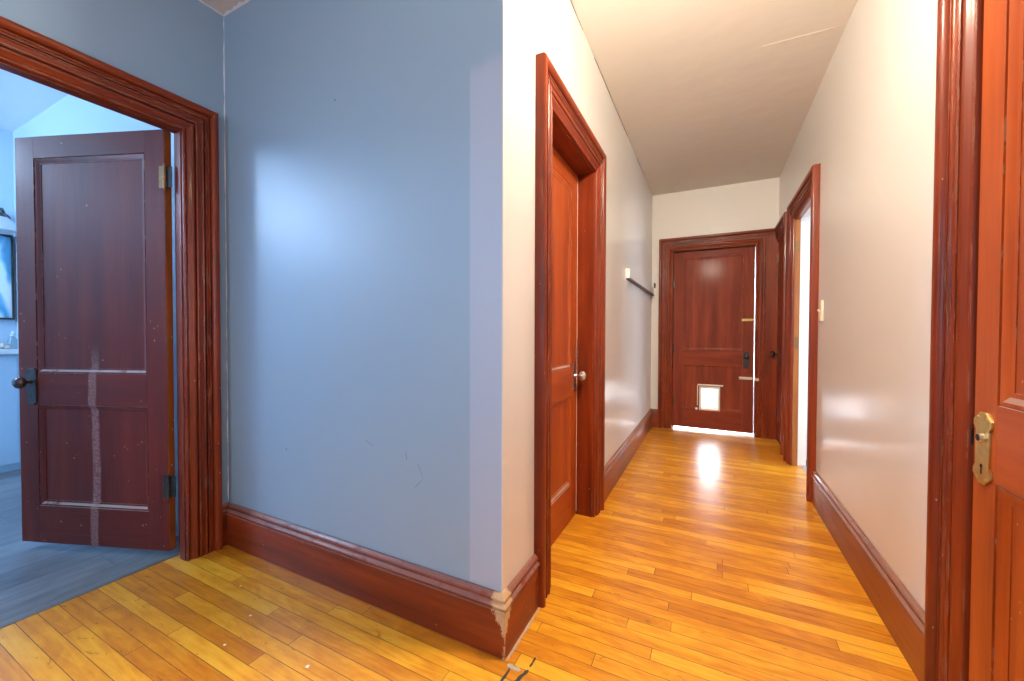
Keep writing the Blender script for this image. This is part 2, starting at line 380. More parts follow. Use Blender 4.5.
# landing behind the end door
structure('wall_landing_far', wall_x(7.45, 7.6, -1.6, XR+0.10, [(-1.1, 0.3, 0.25, 2.4)]), M['white_paint'], 'white far wall of the landing', 'wall')
structure('wall_landing_right', MB().box(XR, XR+0.10, YE+0.12, 7.45, 0, HC), M['white_paint'], 'white right wall of the landing', 'wall')
structure('wall_landing_left', MB().box(-1.6, -1.5, YE+0.12, 7.45, 0, HC), M['white_paint'], 'white left wall of the landing', 'wall')
structure('wall_closet', MB().box(XL-0.75, XL-0.72, YB+0.12, YE, 0, HC), M['white_paint'], 'closet wall behind the glass-knobbed door', 'wall')

def window(name, ctr, w, h, axis, label):
    e = tag(empty(name, ctr), label, 'window', kind='structure')
    fr = MB(); t_ = 0.05
    def bx(mb, a0, a1, z0, z1, d0, d1):
        if axis == 'x': mb.box(a0, a1, d0, d1, z0, z1)
        else: mb.box(d0, d1, a0, a1, z0, z1)
    for a in (-w/2, w/2-t_): bx(fr, a, a+t_, -h/2, h/2, -0.04, 0.04)
    for z in (-h/2, h/2-t_, -t_/2): bx(fr, -w/2+t_, w/2-t_, z, z+t_, -0.04, 0.04)
    fr.build('window_frame', M['white'], e)
    for z0, z1 in ((-h/2+t_, -t_/2), (t_/2, h/2-t_)):
        p = MB(); bx(p, -w/2+t_, w/2-t_, z0, z1, -0.002, 0.002); p.build('pane', M['pane'], e)
window('window_1', (-1.15, YBK-0.05, 1.475), 1.2, 1.45, 'x', 'added unseen sash window behind the viewer, for cool fill')  # added so cool light reaches the blue-grey wall
window('window_2', (2.66, 3.275, 1.45), 1.35, 1.7, 'y', 'sash window of the bright room')
window('window_4', (XR+0.05, -0.90, 1.525), 1.1, 1.55, 'y', 'added unseen sash window beside the viewer, for cool fill')  # added so cool light reaches the left and middle walls
window('window_3', (-0.4, 7.52, 1.325), 1.4, 2.15, 'x', 'tall sash window of the landing')

# ------------------------------------------------------------------ door casings
PROF = [(0,0),(0,.014),(.002,.019),(.006,.021),(.010,.019),(.012,.013),(.016,.0125),(.0175,.016),(.024,.019),(.031,.026),(.037,.030),(.041,.030),
        (.0425,.029),(.0430,.014),(.0480,.014),(.0485,.026),(.0495,.031),(.0535,.0335),(.0575,.031),(.0585,.0285),
        (.0745,.0285),(.0755,.031),(.0790,.0335),(.0825,.031),(.0835,.015),(.0880,.015),(.0885,.0295),
        (.096,.0295),(.0965,.026),(.0995,.026),(.100,.0305),(.107,.0305),(.1075,.017),(.1125,.017),(.1135,.031),(.119,.039),(.126,.0445),(.136,.046),(.142,.0445),(.1455,.040),(.148,.033),(.148,0)]
def frame_map(kind):
    return {'L': lambda u, o, z: (XF+o, u, z), 'H': lambda u, o, z: (XL+o, u, z), 'E': lambda u, o, z: (u, YE-o, z), 'R': lambda u, o, z: (XR-o, u, z)}[kind]
def casing(name, kind, op, label, depth, jamb_mat=None, rab=0.0, stops=None, stop_to=0.040, stop_mat=None, cut=None, cat='door casing'):
    """op = opening between the jambs; rab = thickness of the stop the casing's inner edge follows; cut = (profile width, wall end) of a
    right leg that is cut narrow where a flat board takes over"""
    f = frame_map(kind); a, b = op[0]+rab-0.005, op[1]-rab+0.005; H = HD+0.005; HJ = HD+rab
    g = 'y' if kind != 'E' else 'x'
    root = tag(empty(name, f((op[0]+op[1])/2, 0, 0)), label, cat, kind='structure')
    o0 = Vector(root.location)
    P = lambda u, o, z: tuple(Vector(f(u, o, z)) - o0)
    leg = lambda sg, u, pf: MB().loft([[P(u+sg*w, o, 0) for w, o in pf], [P(u+sg*w, o, H+w) for w, o in pf]]).build('side_casing', M['wood_z'], root, 35)
    leg(-1, a, PROF)
    if not cut:
        leg(1, b, PROF)
        MB().loft([[P(a-w, o, H+w) for w, o in PROF], [P(b+w, o, H+w) for w, o in PROF]]).build('head_casing', M['wood_'+g], root, 35)
    else:
        cw, end, mitre = cut
        inn = [q for q in PROF if q[0] <= cw] + [(cw, 0)]; outp = [(cw, 0)] + [q for q in PROF if q[0] >= cw]
        if mitre: leg(1, b, inn)
        MB().loft([[P(a-w, o, H+w) for w, o in inn], [P((b+w) if mitre else end, o, H+w) for w, o in inn]]).build('head_casing', M['wood_'+g], root, 35)
        MB().loft([[P(a-w, o, H+w) for w, o in outp], [P(end, o, H+w) for w, o in outp]]).build('head_cap', M['wood_'+g], root, 35)
        if mitre:
            p, q = P(b+cw, 0.0005, 0), P(end, 0.026, H+cw)
            MB().box(min(p[0],q[0]), max(p[0],q[0]), min(p[1],q[1]), max(p[1],q[1]), 0, q[2]).build('flat_board', M['wood_z'], root)
    jm = jamb_mat or (M['wood_z'], M['wood_z'])
    def pb(u0, u1, d0, d1, z0, z1):
        p, q = P(u0, d0, z0), P(u1, d1, z1)
        return MB().box(min(p[0],q[0]), max(p[0],q[0]), min(p[1],q[1]), max(p[1],q[1]), min(p[2],q[2]), max(p[2],q[2]))
    d0 = -stop_to if rab else 0.004
    pb(op[0]-J+0.001, op[0], d0, -depth, 0, HJ).build('jamb', jm[0], root)
    pb(op[1], op[1]+J-0.001, d0, -depth, 0, HJ).build('jamb', jm[1], root)
    pb(op[0]-J+0.001, op[1]+J-0.001, d0, -depth, HJ, HJ+J-0.001).build('head_jamb', M['wood_'+g], root)
    if rab:         # thick stop flush with the casing, the door shuts behind it
        sm = stop_mat or M['wood_z']
        pb(op[0]-J+0.001, op[0]+rab, 0.004, -stop_to, 0, HD).build('door_stop', sm, root)
        pb(op[1]-rab, op[1]+J-0.001, 0.004, -stop_to, 0, HD).build('door_stop', sm, root)
        pb(op[0]-J+0.001, op[1]+J-0.001, 0.004, -stop_to, HD, HJ+J-0.001).build('door_stop', M['wood_'+g], root)
    if stops:       # thin stop strips on the side the door does not open to: (depth from, depth to, which)
        s0, s1, which = stops
        if 'a' in which: pb(op[0], op[0]+0.014, -s0, -s1, 0, HD-0.014).build('door_stop', M['wood_z'], root)
        if 'b' in which: pb(op[1]-0.014, op[1], -s0, -s1, 0, HD-0.014).build('door_stop', M['wood_z'], root)
        pb(op[0], op[1], -s0, -s1, HD-0.014, HD).build('door_stop', M['wood_'+g], root)
    return root, P
c1, P1 = casing('trim_1', 'L', L1, 'moulded cherry door casing around the open dark red door', 0.11, rab=0.025)
c2, P2 = casing('trim_2', 'H', L2, 'moulded cherry door casing around the glass-knobbed hall door', 0.158, stops=(0.136, 0.156, 'ab'))
c3, P3 = casing('trim_3', 'E', E3, 'moulded cherry door casing and flat board around the door with the pet flap', 0.119, stops=(0.101, 0.117, 'a'), cut=(0.0835, XR-0.0005, True))
c4, P4 = casing('trim_4', 'R', R4, 'moulded cherry door casing by the brass-plated door', 0.099, stops=(0.050, 0.075, 'ab'))
c5, P5 = casing('trim_5', 'R', D5, 'worn cherry door casing around the bright open doorway', 0.099, rab=0.030, jamb_mat=(M['white'], M['white']), stop_to=0.034, stop_mat=M['jamb_worn'])
c6, P6 = casing('trim_6', 'R', C6, 'cherry door casing of the narrow corner door', 0.099, stops=(0.050, 0.075, 'ab'), cut=(0.0835, YE-0.0005, False))
# thresholds
structure('trim_7', MB().loft([[(x, y, z) for x, z in ((-2.432,0),(-2.432,0.003),(-2.424,0.006),(-2.400,0.006),(-2.388,0.003),(-2.388,0))] for y in (L1[0], L1[1])]), plain('grey_threshold_strip', (0.20,0.21,0.21), 0.4, 0.3), 'grey threshold strip where the wood floor meets the grey planks', 'threshold')
structure('trim_8', MB().loft([[(x, y, z) for x, z in ((0.700,0),(0.700,0.003),(0.712,0.006),(0.733,0.006),(0.744,0.003),(0.744,0))] for y in D5]), M['steel'], 'metal threshold strip in the bright open doorway', 'threshold')

# ------------------------------------------------------------------ baseboards
BP = [(0,0),(.022,0),(.022,.168),(.0205,.171),(.016,.172),(.016,.175),(.0215,.176),(.0255,.180),(.0265,.186),(.024,.191),(.018,.196),(.0145,.199),(.0145,.203),(.0185,.204),(.0195,.209),(.017,.215),(.010,.222),(.006,.226),(0,.226)]
BP = [(o, z*0.955) for o, z in BP]
def base(name, rings, mat, label):
    return structure(name, MB().loft(rings), mat, label, 'baseboard', 35)
base('baseboard_middle', [[(XF+o, YB-o, z) for o, z in BP], [(XL+o, YB-o, z) for o, z in BP]], M['base_corner'], 'tall dark cherry baseboard along the wide blue-grey wall, worn pale at its corner')
base('baseboard_hall_corner', [[(XL+o, YB-o, z) for o, z in BP], [(XL+o, L2[0]-0.1435, z) for o, z in BP]], M['base_corner_y'], 'short cherry baseboard between the worn corner and the glass-knobbed door')
base('baseboard_left', [[(XF+o, L1[1]-0.025+0.1535, z) for o, z in BP], [(XF+o, YB-o, z) for o, z in BP]], M['wood_y'], 'stub of cherry baseboard beside the casing of the open dark red door')
base('baseboard_hall_left', [[(XL+o, L2[1]+0.1535, z) for o, z in BP], [(XL+o, YE-o, z) for o, z in BP]], M['base_amber'], 'cherry baseboard between the glass-knobbed door and the end wall')
base('baseboard_end', [[(XL+o, YE-o, z) for o, z in BP], [(E3[0]-0.1535, YE-o, z) for o, z in BP]], M['wood_x'], 'stub of cherry baseboard left of the end door')
base('baseboard_right', [[(XR-o, R4[1]+0.1435, z) for o, z in BP], [(XR-o, D5[0]+0.030-0.1535, z) for o, z in BP]], M['base_amber'], 'cherry baseboard along the glossy wall below the light switch')

# scuffs and nail holes on the wide blue-grey wall
def wall_mark(pts, w):
    mb = MB()
    for (x0, z0), (x1, z1) in pts:
        o = ragged(x0, z0, x1, z1, w, 6); n = len(o)
        mb.add([(x, YB-0.0002, z) for x, z in o] + [(x, YB-0.0008, z) for x, z in o], [tuple(range(n, 2*n))] + [(i, (i+1) % n, n+(i+1) % n, n+i) for i in range(n)])
    return mb
wm = bpy.data.objects['wall_middle']
tag(wall_mark([((-1.296,0.671),(-1.251,0.651)), ((-1.079,0.650),(-1.069,0.619)), ((-1.014,0.612),(-0.990,0.560)), ((-0.990,0.556),(-1.030,0.515))], 0.0016).build('wall_scuff_mark', plain('grey_scuff', (0.17,0.24,0.31), 0.7), wm), 'faint grey scuffs low on the blue-grey wall')
tag(wall_mark([((-1.470,2.131),(-1.464,2.131)), ((-1.816,0.564),(-1.810,0.564))], 0.004).build('wall_nail_hole', M['crack'], wm), 'small dark nail holes in the blue-grey wall')

# caulk lines and cracks where walls meet the ceiling
def crackline(name, p0, p1, w, mat, label, n=40, nrm=(0,0,-1), side=(0,1,0), gaps=0.0):
    p0, p1, nrm, side = map(Vector, (p0, p1, nrm, side)); mb = MB()
    k = 0
    while k < n:
        m = random.randint(3, 8); q = min(n, k+m); rows = []
        for i in range(k, q+1):
            c = p0.lerp(p1, i/n); a = w*(0.3+random.random()) if i not in (k, q) else w*0.15
            rows.append([c, c+side*a, c+side*a*0.8+nrm*0.0015, c+nrm*0.0018])
        if random.random() > gaps: mb.loft(rows)
        k = q
    return tag(mb.build(name, mat), label, 'caulk line', kind='structure')
crackline('trim_9', (XF, YB, HC-0.001), (XF, -0.4, HC-0.001), 0.010, M['caulk'], 'thin white caulk line between ceiling and left wall', 40, side=(1,0,0))
crackline('trim_10', (XF, YB, HC-0.001), (XL, YB, HC-0.001), 0.026, M['caulk'], 'ragged white caulk line above the wide blue-grey wall', 60, side=(0,-1,0))
crackline('trim_11', (XF+0.0005, YB-0.0005, 0.22), (XF+0.0005, YB-0.0005, HC), 0.004, M['caulk'], 'thin white caulk line up the inner corner of the blue-grey walls', 60, side=(0,-1,0), nrm=(1,0,0))
crackline('trim_12', (XL+0.0005, 1.7, HC-0.004), (XL+0.0005, 4.4, HC-0.004), 0.006, M['crack'], 'dark crack between hall ceiling and hall wall above the glass-knobbed door', 80, nrm=(1,0,0), side=(0,0,1), gaps=0.25)
crackline('trim_13', (0.25, 2.715, HC-0.0005), (XR-0.002, 2.725, HC-0.0005), 0.012, M['ceiling'], 'ragged plaster seam across the hall ceiling', 36, side=(0,1,0), nrm=(0,0,-1.6))

# ------------------------------------------------------------------ doors
def door(name, org, rz, w, z0, z1, rails, label, mats='door', T=0.036, stile=0.112, mw=1.5, hole=None):
    """local x from the first to the second stile, visible face at local y = 0 and looking to +y"""
    root = tag(empty(name, org, rz), label, 'door', kind='structure')
    b, m0, m1, t_ = rails
    mz, mx = M[mats+'_z'], M[mats+'_x']
    for x0, x1 in ((0, stile), (w-stile, w)):
        MB().box(x0, x1, -T, 0, z0, z1).build('stile', mz, root, bevel=0.0015)
    for za, zb in ((z0, b), (m0, m1), (t_, z1)):
        MB().box(stile, w-stile, -T, -0.0002, za, zb).build('rail', mx, root)
    for za, zb in ((b, m0), (m1, t_)):
        mb = MB()
        if hole and za <= hole[2] < zb:
            x0, x1, h0, h1 = hole
            mb.box(stile, x0, -T+0.013, -0.013, za, zb).box(x1, w-stile, -T+0.013, -0.013, za, zb).box(x0, x1, -T+0.013, -0.013, za, h0).box(x0, x1, -T+0.013, -0.013, h1, zb)
        else: mb.box(stile, w-stile, -T+0.013, -0.013, za, zb)
        mb.build('panel', mz, root)
        for front in (1, 0):
            pr = [(0,0),(0.0003,-0.0050),(0.0022,-0.0050),(0.0025,-0.0020),(0.006,-0.0030),(0.0125,-0.0095),(0.0145,-0.0100),(0.018,-0.0112),(0.018,-0.0135),(0,-0.0135)]
            pr = [(q*mw, d) for q, d in pr]; rings = []
            for sx, sz in ((0,0),(1,0),(1,1),(0,1)):
                rings.append([((stile+q) if not sx else (w-stile-q), (d if front else -T-d), (za+q) if not sz else (zb-q)) for q, d in pr])
            MB().ringloop(rings).build('panel_molding', mz, root, 50)
    return root
RT = PI/2
KNOB = [(0.0,0.0),(0.012,0.0),(0.010,0.006),(0.008,0.012),(0.008,0.020),(0.014,0.026),(0.024,0.032),(0.029,0.040),(0.030,0.048),(0.027,0.056),(0.018,0.063),(0.008,0.066),(0.0005,0.0665)]
def scallop(w, h, n=40):
    """long lock plate with shouldered, rounded ends"""
    pts = []
    half = [(w*0.36,-h*0.5+0.012),(w*0.5,-h*0.5+0.020),(w*0.5,-h*0.5+0.034),(w*0.36,-h*0.5+0.046),(w*0.37,-h*0.2),(w*0.39,0),(w*0.37,h*0.2),(w*0.36,h*0.5-0.046),(w*0.5,h*0.5-0.034),(w*0.5,h*0.5-0.020),(w*0.36,h*0.5-0.012),(w*0.16,h*0.5)]
    pts = [(w*0.16,-h*0.5)] + half
    return pts + [(-x, z) for x, z in reversed(pts)]
def octo(w, h, c=0.008):
    return [(-w/2+c,-h/2),(w/2-c,-h/2),(w/2,-h/2+c),(w/2,h/2-c),(w/2-c,h/2),(-w/2+c,h/2),(-w/2,h/2-c),(-w/2,-h/2+c)]
def lockset(root, s, z, plate_mat, knob_mat, outline, shank=None, knob=True, dz=0.0, scale=1.0):
    p = MB().plate(outline, (s, 0, z), 0.0002, 0.005, 0.0015).build('lock_plate', plate_mat, root, 30)
    hole = MB().lathe([(0.005,0),(0.005,0.0006)], (s, 0.005, z-0.045), 'y', 14).add([(s-0.002,0.005,z-0.066),(s+0.002,0.005,z-0.066),(s+0.002,0.005,z-0.045),(s-0.002,0.005,z-0.045),(s-0.002,0.0056,z-0.066),(s+0.002,0.0056,z-0.066),(s+0.002,0.0056,z-0.045),(s-0.002,0.0056,z-0.045)], [(0,1,2,3),(4,5,6,7),(0,1,5,4),(1,2,6,5),(2,3,7,6),(3,0,4,7)])
    hole.build('keyhole', M['dark'], p)
    if knob: MB().lathe([(r*scale, h*scale+0.004) for r, h in KNOB], (s, 0, z+dz), 'y', 28).build('door_knob', knob_mat, root, 40)
    return p
def butt_hinge(root, s, z, mat, h=0.09, y=0.004, leaf=0.03, sgn=1):
    hg = MB().box(min(s, s+sgn*leaf), max(s, s+sgn*leaf), -0.001, 0.0025, z-h/2, z+h/2).build('hinge', mat, root)
    k = MB()
    n = 5
    for i in range(n):
        z0 = z-h/2+h*i/n; k.lathe([(0.0065, z0+0.0008),(0.0065, z0+h/n-0.0008)], (s-sgn*0.006, y, 0), 'z', 14)
    k.build('knuckle', mat, hg, 40)
    k = MB()
    for sg in (-1, 1):
        k.lathe([(0.0045,0),(0.006,0.004),(0.005,0.009),(0.001,0.013)], (s-sgn*0.006, y, z+sg*h/2), 'z' if sg > 0 else '-z', 14)
    k.build('finial', mat, hg, 40)
    return hg

# door_1: stands open into the pale blue room
D1 = door('door_1', (-2.376, 0.981, 0), math.radians(-159.6), 0.840, 0.045, 2.105, (0.235, 0.755, 0.913, 1.997), 'open dark red panelled door with a pale scraped streak', 'scraped', stile=0.108)
MB().box(-0.0015, 0.0, -0.034, -0.002, 0.05, 2.10).build('hinge_edge', M['jamb_worn'], D1)
lockset(D1, 0.762, 0.845, M['bronze'], M['knob_brown'], octo(0.060, 0.185, 0.014), dz=0.025)
MB().lathe([(r, h+0.004) for r, h in KNOB], (0.762, -0.036, 0.87), '-y', 28).build('door_knob', M['knob_brown'], D1, 40)
for z in (0.365, 1.874):
    h = butt_hinge(D1, 0.0, z, M['bronze'] if z < 1 else M['antique'], 0.105, 0.004, 0.028)
    MB().box(-0.040, -0.012, -0.002, 0.000, z-0.050, z+0.050).build('jamb_leaf', M['bronze'], h)

# door_2: closed, left side of the hall, deep in its jamb
D2 = door('door_2', (XL-0.095, L2[1]-0.004, 0), -RT, L2[1]-L2[0]-0.008, 0.006, 2.084, (0.222, 0.748, 0.918, 1.985), 'closed amber-stained hall door with a glass knob', 'amber')
lockset(D2, 0.052, 0.860, M['steel'], M['steel'], octo(0.042, 0.17, 0.006), knob=False)
MB().lathe([(0.0001,0.004),(0.012,0.004),(0.010,0.010),(0.007,0.014),(0.007,0.030),(0.012,0.034)], (0.052, 0, 0.868), 'y', 20).build('knob_shank', M['steel'], D2, 40)
MB().lathe([(0.012,0.033),(0.020,0.038),(0.027,0.048),(0.028,0.056),(0.022,0.066),(0.012,0.070),(0.0005,0.0705)], (0.052, 0, 0.868), 'y', 10).build('door_knob', plain('pressed_glass_knob', (0.72,0.70,0.66), 0.12, 0.0, coat=0.8, Transmission_Weight=0.35), D2)
MB().box(0.002, 0.026, 0.0, 0.006, 0.975, 1.02).build('latch_bolt', M['steel'], D2, bevel=0.002)

MB().box(-0.0030, 0.0020, -0.030, 0.0012, 0.02, 2.07).build('pale_edge_strip', M['cream'], D2)  # thin pale strip down the latch edge

# door_3: end of the hall, with gaps below and at the latch edge
DW3 = E3[1]-E3[0]-0.007
FH = (-0.114, 0.102, 0.238, 0.512)      # pet flap: x and z extents
D3 = door('door_3', (E3[1]-0.003, YE+0.060, 0), PI, DW3, 0.020, 2.084, (0.247, 0.762, 0.938, 2.012), 'closed cherry door with a white pet flap at the end of the hall', hole=(E3[1]-0.003-FH[1]+0.012, E3[1]-0.003-FH[0]-0.012, FH[2]+0.012, FH[3]-0.012))
X3 = lambda x: (E3[1]-0.003) - x         # world x -> local x
lp = lockset(D3, X3(0.355), 0.832, M['bronze'], M['bronze'], octo(0.062, 0.19, 0.012), dz=0.04, scale=0.95)
for z in (0.33, 0.95, 1.72):
    butt_hinge(D3, DW3, z, M['bronze'], 0.10, 0.005, 0.012, -1)
# pet flap
px0, px1, pz0, pz1 = X3(FH[1]), X3(FH[0]), FH[2], FH[3]
cx, cz = (px0+px1)/2, (pz0+pz1)/2
fr = MB(); rings = []
for sx, sz in ((-1,-1),(1,-1),(1,1),(-1,1)):
    rings.append([(cx+sx*((px1-px0)/2-q), -0.013+d, cz+sz*((pz1-pz0)/2-q)) for q, d in ((0,0),(0,0.018),(0.006,0.022),(0.020,0.022),(0.026,0.016),(0.026,0.0))])
flapframe = fr.ringloop(rings).build('pet_flap_frame', M['cream'], D3)
MB().box(px0+0.027, px1-0.027, -0.0125, -0.0095, pz0+0.027, pz1-0.030).build('pet_flap', M['flap'], flapframe)
MB().box(cx-0.030, cx+0.030, -0.0095, -0.004, pz1-0.050, pz1-0.034).build('flap_clip', M['steel'], flapframe)
MB().box(px0-0.030, px1+0.014, -0.0128, 0.004, pz1+0.010, pz1+0.026).build('flap_rain_strip', M['cream'], D3, bevel=0.002)
MB().box(px1+0.014, px1+0.022, -0.013, 0.002, pz0+0.05, pz1+0.016).build('flap_side_strip', M['cream'], D3, bevel=0.001)
MB().lathe([(0.014,-0.013),(0.014,0.006),(0.010,0.010),(0.001,0.011)], (px1+0.028, 0, pz0+0.012), 'y', 16).build('flap_lock_button', M['cream'], D3, 40)
# slide bolts
def slide_bolt(root, s0, s1, z, mat, h):
    bp = MB().box(s0+0.012, s1, 0.0002, 0.003, z-h/2, z+h/2).build('bolt_plate', mat, root, bevel=0.001)
    MB().tube([(s0-0.002, 0.010, z), (s1-0.012, 0.010, z)], 0.0055, 12).build('bolt_rod', mat, bp, 40)
    k = MB()
    for s in (s0+0.022, (s0+s1)/2, s1-0.020):
        k.loft([[(s+d, y, z+q) for y, q in ((0.002,-0.010),(0.012,-0.010),(0.0175,-0.005),(0.0175,0.005),(0.012,0.010),(0.002,0.010))] for d in (-0.005, 0.005)])
    k.build('bolt_guide', mat, bp)
    MB().lathe([(0.004,0.012),(0.004,0.024),(0.008,0.028),(0.007,0.034),(0.001,0.036)], ((s0+s1)/2+0.02, 0, z), 'y', 14).build('bolt_knob', mat, bp, 40)
    return bp
slide_bolt(D3, 0.004, X3(0.308), 1.278, M['brass'], 0.026)
slide_bolt(D3, 0.004, X3(0.288), 0.630, M['cream'], 0.030)
k = MB().box(E3[1]+0.004, E3[1]+0.036, -0.0385, -0.0335, -0.016, 0.016).build('bolt_keeper', M['cream'], c3, bevel=0.001)
k.location = (-c3.location.x, 0, 0.630)

# door_4: right foreground, nearly flush with the casing
D4 = door('door_4', (XR-0.012, R4[0]+0.004, 0), RT, R4[1]-R4[0]-0.009, 0.010, 2.084, (0.235, 0.757, 0.948, 1.985), 'amber-stained door with a brass lock plate missing its knob', 'amber', stile=0.092, mw=2.0)
S4 = lambda y: y - (R4[0]+0.004)
lp = lockset(D4, S4(1.430), 0.833, M['brass'], M['brass'], scallop(0.072, 0.182), knob=False)
MB().lathe([(0.0001,0.004),(0.012,0.004),(0.0115,0.0115),(0.0095,0.013),(0.0088,0.0135)], (S4(1.428), 0, 0.860), 'y', 22).build('spindle_collar', M['steel'], D4, 40)
MB().lathe([(0.0001,0.0120),(0.0088,0.0120),(0.0088,0.0136)], (S4(1.428), 0, 0.860), 'y', 18).build('spindle_hole', M['dark'], D4)
k = MB()
for z in (0.756, 0.910):
    for d in (-0.017, 0.017): k.lathe([(0.0035,0.0048),(0.0030,0.0060),(0.0005,0.0064)], (S4(1.430)+d, 0, z), 'y', 10)
k.build('plate_screw', M['brass'], D4, 40)
MB().box(S4(1.4752), S4(1.4785), -0.016, -0.004, 0.84, 0.868).build('latch_bolt', M['dark'], D4, bevel=0.002)

q = MB().box(-0.0058, -0.0008, 0.0, 0.0045, -0.022, 0.022).build('strike_plate', M['dark'], c4)
q.location = Vector((XR-0.0085, R4[1]+0.0006, 0.852)) - Vector(c4.location)

# door_5: narrow corner door
D5d = door('door_5', (XR-0.004, C6[0]+0.003, 0), RT, C6[1]-C6[0]-0.006, 0.010, 2.084, (0.235, 0.757, 0.930, 1.99), 'narrow cherry corner door with a black knob', stile=0.085)
lockset(D5d, 0.405, 0.885, M['bronze'], M['bronze'], octo(0.044, 0.19, 0.010), dz=0.03)
butt_hinge(D5d, 0.462, 1.92, M['antique'], 0.085, 0.006, 0.025, -1)
MB().box(0.445, 0.463, 0.0, 0.008, 0.25, 0.34).build('lower_catch', M['bronze'], D5d, bevel=0.002)

# strike plates left on the worn jamb of the open doorway (hinge leaves)
for z in (1.86, 1.05):
    q = MB().box(-0.012, 0.012, -0.0022, 0, -0.05, 0.05).build('hinge_leaf', M['antique'], c5)
    q.location = Vector((XR+0.014, D5[1]-0.030, z)) - Vector(c5.location)

# ------------------------------------------------------------------ things
# light switch on the right wall
sw = tag(empty('light_switch', (XR, 3.160, 1.270)), 'ivory light switch on the warm grey wall by the bright doorway', 'light switch')
rings = []
for o, q in ((0,0),(0.008,0),(0.012,0.004)):
    rings.append([(-o, sy*(0.037-q), sz*(0.066-q)) for sy, sz in ((-1,-1),(1,-1),(1,1),(-1,1))])
MB().loft(rings).build('switch_plate', M['ivory'], sw)
MB().loft([[(-0.0115, sy*0.005, sz*0.012) for sy, sz in ((-1,-1),(1,-1),(1,1),(-1,1))], [(-0.023, sy*0.004, 0.006+sz*0.005) for sy, sz in ((-1,-1),(1,-1),(1,1),(-1,1))]]).build('toggle', M['ivory'], sw)
for z in (-0.03, 0.03): MB().lathe([(0.0035,0.0117),(0.003,0.0130),(0.0005,0.0133)], (0, 0, z), '-x', 12).build('screw', M['steel'], sw, 40)

# coat rail on the hall's left wall
cr = tag(empty('coat_rail', (XL, 4.22, 1.580)), 'grey-painted coat rail with a dark lower edge on the hall wall', 'coat rail')
MB().box(0.0005, 0.030, -0.80, 0.79, 0.012, 0.085).build('rail_board', M['grey_paint'], cr, bevel=0.003)
MB().box(0.0005, 0.036, -0.785, 0.79, -0.004, 0.0118).build('lower_edge', plain('grey_brown_edge', (0.10,0.085,0.090), 0.5), cr, bevel=0.002)
MB().box(0.0005, 0.032, -0.806, -0.8005, 0.008, 0.088).build('end_block', M['white'], cr, bevel=0.001)
hk = tag(empty('coat_hook', (-0.608, YE, 1.700)), 'small dark coat hook on the end wall above the coat rail', 'coat hook')
MB().plate(octo(0.022, 0.06, 0.006), (0,0,0), -0.0045, -0.0005).build('hook_plate', M['bronze'], hk)
MB().tube([(0,-0.004,0.012),(0,-0.022,0.004),(0,-0.036,0.006),(0,-0.044,0.020),(0,-0.046,0.030)], [0.005,0.0045,0.004,0.004,0.005], 10).build('hook', M['bronze'], hk, 40)

# room behind the dark red door: picture, wall lamp, counter with ornaments
pic = tag(empty('framed_picture', (-5.19, 0.97, 1.04)), 'blue and white abstract picture behind the open dark red door', 'picture')
MB().box(0.012, 0.018, -0.24, 0.125, 0.20, 0.865).build('print', M['picture'], pic)
fr = MB()
fr.box(0.0005, 0.030, 0.125, 0.137, 0.185, 0.880).box(0.0005, 0.030, -0.255, -0.24, 0.185, 0.880).box(0.0005, 0.030, -0.24, 0.125, 0.185, 0.20).box(0.0005, 0.030, -0.24, 0.125, 0.865, 0.880)
fr.build('picture_frame', M['bronze'], pic)
wl = tag(empty('wall_lamp', (-5.19, 1.035, 2.00)), 'gooseneck wall lamp with a white glass shade above the blue picture', 'lamp')
MB().lathe([(0.045,0.0005),(0.045,0.010),(0.030,0.018),(0.010,0.020)], (0, 0.02, 0.05), 'x', 24).build('lamp_base', M['bronze'], wl, 40)
MB().tube([(0.015,0.02,0.05),(0.05,0.02,0.09),(0.10,0.0,0.11),(0.14,-0.02,0.10),(0.155,-0.03,0.06)], 0.009, 10).build('lamp_arm', M['bronze'], wl, 40)
MB().lathe([(0.012,0.075),(0.03,0.065),(0.045,0.045),(0.055,0.03)], (0.155, -0.03, 0.0), 'z', 24).build('lamp_cap', M['bronze'], wl, 40)
MB().lathe([(0.052,0.032),(0.085,-0.005),(0.108,-0.04),(0.115,-0.075),(0.105,-0.078),(0.06,-0.02),(0.02,0.02)], (0.155, -0.03, 0.0), 'z', 28).build('lamp_shade', M['milk'], wl, 40)
ct = tag(empty('shallow_cabinet', (-5.19, 0.68, 0)), 'shallow pale blue cabinet with a white top below the blue picture', 'cabinet')
MB().box(0.0005, 0.19, -0.50, 0.43, 0.945, 0.985).build('cabinet_top', M['white'], ct, bevel=0.004)
MB().box(0.0008, 0.15, -0.49, 0.42, 0.0, 0.9445).build('cabinet_body', M['bath_paint'], ct, bevel=0.003)
for y0, y1 in ((-0.475, -0.035), (-0.025, 0.405)):
    d = MB().box(0.1503, 0.166, y0, y1, 0.06, 0.925).build('cabinet_door', M['bath_paint'], ct, bevel=0.002)
    MB().lathe([(0.005,0.166),(0.005,0.174),(0.012,0.181),(0.010,0.189),(0.001,0.192)], (0, y1-0.05 if y0 < -0.1 else y0+0.05, 0.75), 'x', 16).build('cabinet_knob', M['steel'], d, 40)
for y, r, z, sx in ((1.030, 0.036, 0.985, 0.06), (0.985, 0.030, 0.985, 0.07), (1.040, 0.020, 0.985, 0.115)):
    s = MB().lathe([(0.001,0.0),(r*0.7,0.003),(r,r*0.5),(r*0.85,r*1.0),(r*0.4,r*1.4),(0.001,r*1.55)], (0,0,0), 'z', 14).build('shell_ornament', M['porcelain'], None, 40)
    s.location = (-5.19+sx+0.05, y, z); tag(s, 'small mottled ornament on the white cabinet top under the picture', 'ornament', 'ornaments on the shallow cabinet')
